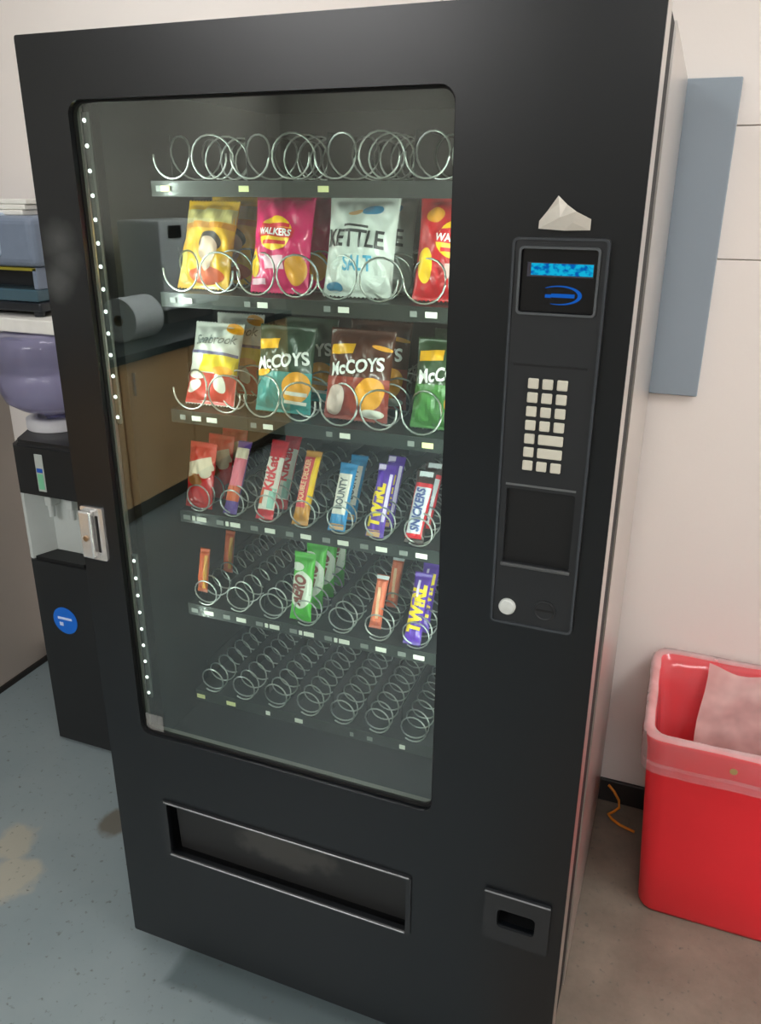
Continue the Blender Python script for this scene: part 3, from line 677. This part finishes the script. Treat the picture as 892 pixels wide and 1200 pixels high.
# fourth tray: chocolate
def bar(seed, w=0.036, h=0.150, T=0.011): return Pouch(w*0.86, h*0.93, T*0.9, pu=5, pv=0.25, seal=0.085, flare=0.14, crinkle=0.0005, seed=seed)
LEAN4 = 31
p = Pouch(0.062, 0.132, 0.018, seed=11, seal=0.07, crinkle=0.001)
pr = [('white_swirl', p.quad(-0.026, 0.028, 0.070, 0.098, O, 18), ink('cream', (226, 208, 186))), ('brown_ball', p.oval(-0.004, 0.058, 0.017, 0.012, O, -20), ink('cocoa', (150, 90, 40))), ('white_spot', p.oval(0.014, 0.078, 0.012, 0.016, O, 20), ink('cream', (226, 208, 186)))]
t = snack('chocolate_bag', 'red bag of chocolate balls at the left end of the fourth tray', 'chocolate bag', GB4, 0.152, 3, 0.166, 16, p, foil('tomato_red', (204, 34, 34)), pr)
behind(t, 0.06, 'second red bag of chocolate balls in the fourth tray, behind the front one', dx=0.004)
behind(t, 0.12, 'third red bag of chocolate balls in the fourth tray, hindmost of three', dx=0.0)
def choc(x, row, label, second, group, p, fo, pr, y=0.160, lean=LEAN4, yaw=0, dz=0.002, n=1, dy=0.052):
    t = snack('chocolate_bar', label, 'chocolate bar', group, x-0.010, row, y, lean, p, fo, pr, yaw, dz)
    if second: behind(t, dy, second)
    return t
p = bar(12, 0.036, 0.160)
pr = [('label_field', p.quad(-0.014, 0.014, 0.028, 0.130, O), ink('coral_pink', (224, 112, 130))), ('orange_end', p.quad(-0.014, 0.014, 0.026, 0.056, 1.6*O), ink('orange_red', (224, 84, 50))), ('cream_end', p.quad(-0.014, 0.014, 0.112, 0.134, 1.6*O), ink('cream', (226, 208, 186)))]
choc(X8[1], 3, 'purple chocolate bar with a pink label, second lane of the fourth tray', None, GB4, p, foil('purple', (84, 46, 140)), pr)
p = bar(13, 0.044, 0.172)
pr = [('white_field', p.quad(-0.018, 0.018, 0.020, 0.124, O), ink('off_white', (228, 222, 212))), ('lettering', p.text('KitKat', 0.028, 0.0, 0.090, 2*O, 90, 0.04, 0.1, fit=0.068), ink('scarlet', (206, 26, 40))), ('green_strip', p.quad(0.004, 0.016, 0.022, 0.062, 2*O), ink('mint', (150, 196, 180))), ('red_strip', p.quad(-0.017, -0.007, 0.030, 0.060, 2*O), ink('orange_red', (224, 84, 50)))]
choc(X8[2], 3, 'red and white wafer bar with a flared red top', 'red wafer bar behind the red and white one', GB4, p, foil('bright_red', (208, 22, 44)), pr, dy=0.06)
p = bar(14, 0.040, 0.158)
pr = [('red_field', p.quad(-0.016, 0.007, 0.034, 0.134, O), ink('rose_red', (214, 66, 76))), ('yellow_strip', p.quad(0.007, 0.016, 0.040, 0.136, O), ink('sun_yellow', (232, 190, 40))), ('lettering', p.text('DOUBLE DECKER', 0.016, -0.004, 0.086, 2*O, 90, 0.03, fit=0.086), ink('peach', (240, 190, 150)))]
choc(X8[3], 3, 'orange yellow chocolate bar with a long red label', None, GB4, p, foil('marigold', (206, 140, 52)), pr)
p = bar(15, 0.042, 0.142)
pr = [('white_field', p.quad(-0.013, 0.013, 0.032, 0.110, O), ink('off_white', (228, 226, 218))), ('lettering', p.text('BOUNTY', 0.020, 0.0, 0.072, 2*O, 90, 0.03, fit=0.060), ink('dark_grey_ink', (92, 96, 100))), ('tan_end', p.quad(-0.014, 0.014, 0.004, 0.014, O), ink('tan', (190, 120, 70)))]
choc(X8[4], 3, 'bright blue chocolate bar with a white name panel', 'second blue bar, behind the white panelled one', GB4, p, foil('azure', (34, 140, 200)), pr)
p = bar(16, 0.042, 0.150)
pr = [('lettering', p.text('TWIRL', 0.030, -0.004, 0.060, O, 90, 0.06, 0.1, fit=0.082), ink('vivid_yellow', (236, 204, 24))), ('white_stroke', p.quad(0.010, 0.015, 0.030, 0.120, O), ink('lilac_white', (216, 200, 232))), ('orange_end', p.quad(-0.016, 0.010, 0.002, 0.014, O), ink('tan', (190, 110, 60))), ('white_tip', p.quad(-0.016, -0.002, 0.126, 0.138, O), ink('lilac_white', (216, 200, 232)))]
choc(X8[5], 3, 'purple chocolate bar with yellow lettering on the fourth tray', 'second purple bar, behind the yellow lettered one of the fourth tray', GB4, p, foil('violet', (92, 48, 170)), pr)
p = bar(17, 0.044, 0.146)
pr = [('red_border', p.quad(-0.0165, 0.0165, 0.010, 0.112, O, 0, skew=0.06), ink('scarlet', (200, 34, 44))), ('white_panel', p.quad(-0.0135, 0.0135, 0.018, 0.104, 1.8*O, 0, skew=0.06), ink('silver_white', (206, 210, 214))), ('lettering', p.text('SNICKERS', 0.023, 0.0, 0.062, 2.8*O, 90, 0.04, 0.15, fit=0.080), ink('navy_ink', (70, 84, 140))), ('white_tip', p.quad(-0.012, 0.014, 0.124, 0.138, O), ink('silver_white', (206, 210, 214)))]
choc(X8[6], 3, 'dark brown chocolate bar with a white red-edged name panel', 'second dark brown bar, behind the white panelled one', GB4, p, foil('dark_brown', (54, 34, 30)), pr)
# fifth tray
p = bar(18, 0.028, 0.100, 0.009)
pr = [('orange_field', p.quad(-0.010, 0.010, 0.020, 0.094, O), ink('orange_red', (224, 96, 50))), ('gold_edge', p.quad(0.004, 0.010, 0.010, 0.080, 1.8*O), ink('gold', (210, 150, 60)))]
choc(X8[0]-0.008, 4, 'small orange bar at the left end of the fifth tray', 'second small orange bar, behind the one at the left end of the fifth tray', GB5, p, foil('copper', (196, 92, 50)), pr, y=0.170, lean=14, dz=0.020, dy=0.10)
p = bar(19, 0.056, 0.150, 0.014)
pr = [('white_oval', p.oval(0.001, 0.066, 0.023, 0.038, O), ink('mint_white', (222, 230, 214))), ('lettering', p.text('AERO', 0.034, -0.004, 0.066, 2*O, 80, 0.05, 0.15, fit=0.062), ink('cocoa_red', (126, 60, 50))), ('cream_top', p.oval(-0.010, 0.112, 0.014, 0.008, O), ink('mint_white', (222, 230, 214)))]
t = choc(X8[3]-0.008, 4, 'bright green mint chocolate bar with a white oval, front of its lane', None, GB5, p, foil('lime_green', (74, 186, 50)), pr, y=0.166, lean=14)
for k, wd in enumerate(('second', 'third', 'fourth')): behind(t, 0.055*(k+1), wd + ' green mint bar, counted from the front of its lane')
p = bar(20, 0.030, 0.112, 0.010)
pr = [('orange_field', p.quad(-0.010, 0.010, 0.014, 0.092, O), ink('salmon', (234, 120, 84))), ('lettering', p.quad(-0.002, 0.004, 0.020, 0.080, 1.8*O, 3), ink('peach', (240, 190, 150))), ('silver_tip', p.quad(-0.012, 0.013, 0.096, 0.110, O), ink('silver_white', (206, 210, 214)))]
choc(X8[5]-0.002, 4, 'orange bar with a silver tip in the sixth lane of the fifth tray', 'bar with a pale tip behind the orange silver-tipped one', GB5, p, foil('salmon_foil', (206, 96, 66)), pr, y=0.170, lean=27, dz=0.016, dy=0.09)
p = bar(21, 0.042, 0.150)
pr = [('lettering', p.text('TWIRL', 0.034, 0.0, 0.070, O, 90, 0.06, 0.1, fit=0.092), ink('vivid_yellow', (236, 204, 24))), ('white_stroke', p.quad(-0.006, -0.001, 0.092, 0.124, 2*O), ink('lilac_white', (216, 200, 232)))]
choc(X8[6], 4, 'purple bar with yellow lettering at the right of the fifth tray', 'second purple bar, behind the yellow lettered one of the fifth tray', GB5, p, foil('violet', (92, 48, 170)), pr)

# ------------------------------------------------------------------ water cooler
wc = root('water_cooler', (-0.62, 0.68, 0), 'black and grey water cooler between the side wall and the machine', 'water cooler')
M_CB = mat('cooler_black', (30, 31, 32), 0.38); M_CG = mat('cooler_grey', (186, 192, 188), 0.5, var=0.04)
CF = [(-0.715, 0.545), (-0.700, 0.531), (-0.50, 0.531), (-0.475, 0.55), (-0.44, 0.84), (-0.86, 0.84)]
bm = bmesh.new(); prism(bm, CF, 0.012, mz(0.590)); put('lower_body', bm, M_CB, wc)
bm = bmesh.new(); prism(bm, [(-0.715, 0.545), (-0.705, 0.538), (-0.697, 0.538), (-0.660, 0.600), (-0.505, 0.600), (-0.495, 0.538), (-0.485, 0.54), (-0.44, 0.84), (-0.86, 0.84)], mz(0.5905), mz(0.7995)); put('dispensing_bay', bm, M_CG, wc)
bm = bmesh.new(); prism(bm, CF, mz(0.800), mz(0.955)); 
bmesh.ops.bevel(bm, geom=[e for e in bm.edges if all(v.co.z > mz(0.95) for v in e.verts)], offset=0.014, segments=3, affect='EDGES'); put('head', bm, M_CB, wc)
bm = bmesh.new(); prism(bm, [(-0.685, 0.536), (-0.51, 0.536), (-0.51, 0.598), (-0.66, 0.598)], mz(0.5905), mz(0.602)); put('drip_tray', bm, M_DPLASTIC, wc)
for tx in (-0.635, -0.560):
    bm = bmesh.new(); box(bm, tx-0.012, tx+0.012, 0.56, 0.599, mz(0.755), mz(0.785), 0.004); lathe(bm, [(0.009, mz(0.722)), (0.010, mz(0.757))], 14, (tx, 0.572, 0)); put('tap', bm, M_CG, wc)
st = put('control_strip', bx(-0.628, -0.600, 0.5285, 0.5308, mz(0.815), mz(0.925), 0.001, 1), mat('strip_grey', (176, 182, 176), 0.4), wc)
put('green_panel', bx(-0.624, -0.604, 0.5276, 0.5286, mz(0.822), mz(0.868)), mat('strip_green', (120, 190, 150), 0.4), st)
put('blue_panel', bx(-0.624, -0.604, 0.5276, 0.5286, mz(0.872), mz(0.884)), mat('strip_blue', (40, 90, 180), 0.4), st)
sk = put('round_sticker', lt([(0.044, 0.5309), (0.044, 0.5292)], 36, (-0.604, 0, mz(0.405)), 'y'), mat('sticker_blue', (22, 104, 205), 0.35, var=0.05), wc)
bm = bmesh.new(); box(bm, -0.630, -0.578, 0.5284, 0.5291, mz(0.408), mz(0.416), 0.0002, 1); box(bm, -0.626, -0.612, 0.5284, 0.5291, mz(0.386), mz(0.398), 0.0002, 1); put('sticker_marks', bm, ink('sticker_white', (200, 215, 245)), sk)
put('bottle_collar', lt([(0.085, mz(0.956)), (0.085, mz(0.985)), (0.055, mz(0.990)), (0.055, mz(0.957))], 32, (-0.690, 0.70, 0), cap=False), mat('collar_white', (205, 205, 208), 0.4), wc, smooth=True)
# bottle standing neck-down on the cooler
bt = root('water_bottle', (-0.690, 0.70, mz(0.957)), 'large lavender-blue water bottle upside down on the cooler', 'water bottle')
prof = [(0.026, 0.962), (0.028, 0.985), (0.045, 0.998), (0.095, 1.016), (0.130, 1.040), (0.142, 1.070), (0.143, 1.120), (0.138, 1.127), (0.138, 1.136), (0.143, 1.143), (0.143, 1.205), (0.135, 1.226), (0.110, 1.236), (0.02, 1.232)]
M_BOT = mat('lavender_polycarbonate', (172, 170, 205), 0.14, trans=0.7, var=0.12, scale=9, ior=1.35)
put('bottle_body', lt([(r_, mz(z)) for r_, z in prof], 40, (-0.690, 0.70, 0)), M_BOT, bt, smooth=True)

# shelf and printer behind the cooler
prop(put('wall_shelf', bx(-1.079, -0.25, 0.62, 0.8995, mz(1.240), mz(1.278), 0.003), mat('white_laminate', (238, 236, 228), 0.4)), 'white wall shelf carrying the printer above the water bottle', 'shelf')
pt_ = root('printer', (-0.88, 0.77, mz(1.2785)), 'grey-blue office printer with a dark paper slot, on the white shelf', 'printer')
M_PB = mat('printer_black', (26, 30, 36), 0.35); M_PL = mat('printer_pale', (186, 200, 214), 0.4); M_PG = mat('printer_grey', (120, 132, 150), 0.4)
for fx in (-1.03, -0.675): put('foot', lt([(0.014, mz(1.2788)), (0.016, mz(1.295))], 14, (fx, 0.675, 0)), M_PB, pt_)
put('base', bx(-1.055, -0.650, 0.655, 0.885, mz(1.292), mz(1.318), 0.006), M_PB, pt_)
put('paper_tray', bx(-1.045, -0.660, 0.660, 0.87, mz(1.319), mz(1.352), 0.004), mat('tray_teal', (66, 92, 104), 0.25), pt_)
put('slot_back', bx(-1.045, -0.660, 0.74, 0.87, mz(1.3525), mz(1.410)), M_PB, pt_)
put('yellow_strip', bx(-0.90, -0.662, 0.668, 0.740, mz(1.402), mz(1.4095)), mat('strip_yellow', (150, 140, 40), 0.5), pt_)
bm = bmesh.new(); box(bm, -1.058, -0.648, 0.660, 0.885, mz(1.4105), mz(1.545), 0.022, 4); put('upper_body', bm, M_PG, pt_)
bm = bmesh.new(); box(bm, -1.050, -0.765, 0.648, 0.70, mz(1.440), mz(1.552), 0.008, 3); put('front_cover', bm, M_PL, pt_)
put('side_post', bx(-0.676, -0.6605, 0.668, 0.74, mz(1.3525), mz(1.410), 0.002, 1), M_PG, pt_)
pp_ = root('paper_stack', (-0.82, 0.78, mz(1.5455)), 'stack of white paper pads on top of the printer', 'paper')
for k in range(3): put('sheet_pad', bx(-0.845+0.004*k, -0.70+0.006*k, 0.69+0.003*k, 0.84, mz(1.5456)+0.014*k, mz(1.5456)+0.014*k+0.013, 0.002, 1), M_PAPER, pp_)

# ------------------------------------------------------------------ red bin with a clear liner
BX0, BX1, BY0, BY1, BH = 1.052, 1.500, 0.492, 0.872, 0.535
bn = root('waste_bin', ((BX0+BX1)/2, (BY0+BY1)/2, 0), 'bright red plastic waste bin standing against the wall', 'bin')
M_RED = mat('red_bin_plastic', (232, 44, 54), 0.38, var=0.05, scale=8)
def bin_ring(f, z, inset=0.0, r=0.036, n=6, wav=0.0, seed=0):
    """plan outline of the bin at height share f"""
    tx = 0.034*(1-f); ty = 0.046*(1-f)
    pts = rrect(BX0+tx+inset, BX1-tx-inset, BY0+ty+inset, BY1-0.2*ty-inset, max(0.01, r-inset*0.5), n)
    out = []
    rg = random.Random(seed)
    P2 = []
    for i in range(len(pts)):                          # add points along the straight sides
        a, b = Vector(pts[i]), Vector(pts[(i+1) % len(pts)]); m = max(1, int((b-a).length/0.02))
        for k in range(m): P2.append(a.lerp(b, k/m))
    c = Vector(((BX0+BX1)/2, (BY0+BY1)/2))
    for i, p_ in enumerate(P2):
        d = (p_-c).normalized(); s = wav*(math.sin(i*0.9+seed)+0.6*math.sin(i*2.3+seed*2))
        out.append((p_.x+d.x*s, p_.y+d.y*s, z+wav*0.8*math.sin(i*0.55+seed)))
    return out
def skin(rings, close_bottom=False):
    bm = bmesh.new(); R_ = [[bm.verts.new(p_) for p_ in r_] for r_ in rings]
    n = min(len(r_) for r_ in R_)
    for k in range(len(R_)-1):
        a, b = R_[k], R_[k+1]
        for i in range(n): bm.faces.new((a[i], a[(i+1) % n], b[(i+1) % n], b[i]))
    if close_bottom: bm.faces.new(R_[0])
    return bm
def same(rings):                                       # resample every ring to one count
    N_ = 96; out = []
    for r_ in rings:
        L = [0.0]
        for i in range(len(r_)): L.append(L[-1]+(Vector(r_[(i+1) % len(r_)])-Vector(r_[i])).length)
        o = []; k = 0
        for j in range(N_):
            t_ = L[-1]*j/N_
            while L[k+1] < t_: k += 1
            a, b = Vector(r_[k]), Vector(r_[(k+1) % len(r_)]); o.append(tuple(a.lerp(b, (t_-L[k])/max(1e-9, L[k+1]-L[k]))))
        out.append(o)
    return out
prof = [(0.0, 0.004, 0.0), (0.02, 0.0, 0.0), (0.3, 0, 0), (0.6, 0, 0), (0.9, 0, 0), (0.97, -0.004, 0), (1.0, -0.006, 0), (1.0, 0.004, 0), (0.96, 0.008, 0), (0.5, 0.009, 0), (0.05, 0.010, 0)]
put('bin_body', skin(same([bin_ring(f, f*BH+0.001, i_) for f, i_, _ in prof]), True), M_RED, bn, smooth=True)
M_BAG = film('clear_bag_film', (244, 200, 206), 0.13, 0.12); M_BAG2 = film('bunched_bag_film', (238, 222, 216), 0.72, 0.15); M_HEM = film('double_bag_hem', (236, 186, 194), 0.26, 0.15)
lg = put('bag_liner', skin(same([bin_ring(1, BH*0.87, -0.009, wav=0.001, seed=1), bin_ring(1, BH*0.93, -0.009, wav=0.001, seed=1), bin_ring(1, BH+0.002, -0.009, wav=0.0008, seed=3),
     bin_ring(1, BH+0.007, -0.004, wav=0.0015, seed=3), bin_ring(1, BH+0.004, 0.011, wav=0.002, seed=3), bin_ring(0.95, BH*0.85, 0.016, wav=0.003, seed=5), bin_ring(0.7, BH*0.6, 0.022, wav=0.003, seed=6), bin_ring(0.4, BH*0.3, 0.028, wav=0.004, seed=7)])), M_BAG, bn, smooth=True)
put('liner_hem', skin(same([bin_ring(0.97, BH*0.835, -0.010, wav=0.001, seed=1), bin_ring(1, BH*0.89, -0.0105, wav=0.001, seed=1)])), M_HEM, bn, smooth=True)
put('rim_fold', skin(same([bin_ring(1, BH+0.001, -0.0105, wav=0.0008, seed=9), bin_ring(1, BH+0.011, -0.003, wav=0.0008, seed=9), bin_ring(1, BH+0.004, 0.012, wav=0.001, seed=9)])), film('rim_bag_film', (240, 210, 210), 0.38, 0.12), bn, smooth=True)
bm = bmesh.new(); g = []                               # loose bag wall hanging inside, on the right
for j in range(9):
    row = []
    for i in range(25):
        u, v = i/24, j/8
        x = 1.180+(1.485-1.180)*u-0.015*v*(1-u)+0.003*math.sin(9*v+3*u); y = BY1-0.022-0.05*v-0.018*math.sin(7*u+2*v)**2
        row.append(bm.verts.new((x, y, BH+0.004-0.30*v-0.012*(1-v)*math.sin(5*u))))
    g.append(row)
for j in range(8):
    for i in range(24): bm.faces.new((g[j][i], g[j][i+1], g[j+1][i+1], g[j+1][i]))
put('loose_bag_wall', bm, M_BAG2, bn, smooth=True)
put('tan_speck', lt([(0.008, BY0-0.0168), (0.007, BY0-0.0172)], 14, (1.232, 0, BH-0.030), 'y'), mat('tan_mark', (170, 140, 90), 0.6), bn)
# orange cord at the wall foot
bm = bmesh.new(); tube(bm, [(0.975, 0.872, 0.072), (0.992, 0.868, 0.058), (1.008, 0.862, 0.036), (1.012, 0.852, 0.020), (0.998, 0.840, 0.010), (0.985, 0.83, 0.006), (0.997, 0.815, 0.0055), (1.020, 0.80, 0.0055), (1.06, 0.788, 0.0055)], 0.004, 8)
prop(put('orange_cord', bm, mat('orange_cord', (214, 132, 40), 0.5), smooth=True), 'short orange cord at the foot of the wall beside the bin', 'cord')

# ------------------------------------------------------------------ kitchen counter across the room, seen in the glass
M_WOOD = mat('oak_front', (216, 176, 126), 0.45, var=0.12, scale=9); M_TOP = mat('dark_worktop', (48, 56, 58), 0.3)
for k, ya in enumerate((-1.45, -2.05, -2.65, -3.25)):
    u = root('base_cabinet', (-1.95, ya-0.3, 0), ('first', 'second', 'third', 'fourth')[k] + ' oak kitchen base cabinet from the machine, reflected in the glass', 'cabinet', 'oak base cabinets of the counter')
    put('carcass', bx(-2.39, -1.60, ya-0.597, ya-0.003, 0.10, 0.858), M_WOOD, u)
    put('plinth', bx(-2.39, -1.63, ya-0.597, ya-0.003, 0.0, 0.0995), mat('dark_plinth', (70, 58, 44), 0.5), u)
    d_ = put('door', bx(-1.5995, -1.578, ya-0.594, ya-0.006, 0.105, 0.852, 0.002, 1), M_WOOD, u)
    put('handle', bx(-1.5778, -1.562, ya-0.10, ya-0.09, 0.68, 0.80, 0.003, 1), M_CHROME, d_)
prop(put('worktop', bx(-2.395, -1.55, -3.86, -1.44, 0.859, 0.900, 0.004), M_TOP), 'long dark kitchen worktop reflected in the glass', 'worktop')
wh = root('water_boiler', (-2.1, -3.25, 0.9005), 'pale grey wall water boiler with a small dark display, reflected in the glass', 'water boiler')
put('casing', bx(-2.22, -1.92, -3.55, -2.95, 0.985, 1.50, 0.012), mat('boiler_white', (206, 214, 216), 0.35), wh)
put('foot_frame', bx(-2.20, -1.95, -3.5, -3.0, 0.901, 0.985), M_EDGE, wh)
put('display', bx(-1.9195, -1.915, -3.16, -3.03, 1.40, 1.47), M_DPLASTIC, wh)
for (px, py, lb_) in ((-1.86, -1.98, 'white paper roll on the worktop end nearest the machine, reflected'), (-1.80, -2.48, 'white paper roll standing deeper along the worktop, reflected')):
    rl = root('paper_roll', (px, py, 0.9005), lb_, 'paper roll', 'paper rolls on the worktop')
    bm = bmesh.new(); lathe(bm, [(0.03, -0.12), (0.115, -0.12), (0.115, 0.12), (0.03, 0.12)], 36, (px, py, 1.0165), 'y', cap=False); put('paper', bm, mat('roll_paper', (205, 212, 214), 0.8), rl)
    put('core', lt([(0.0295, -0.12), (0.027, -0.12), (0.027, 0.12), (0.0295, 0.12)], 24, (px, py, 1.0165), 'y', cap=False), mat('card_core', (150, 120, 88), 0.8), rl)
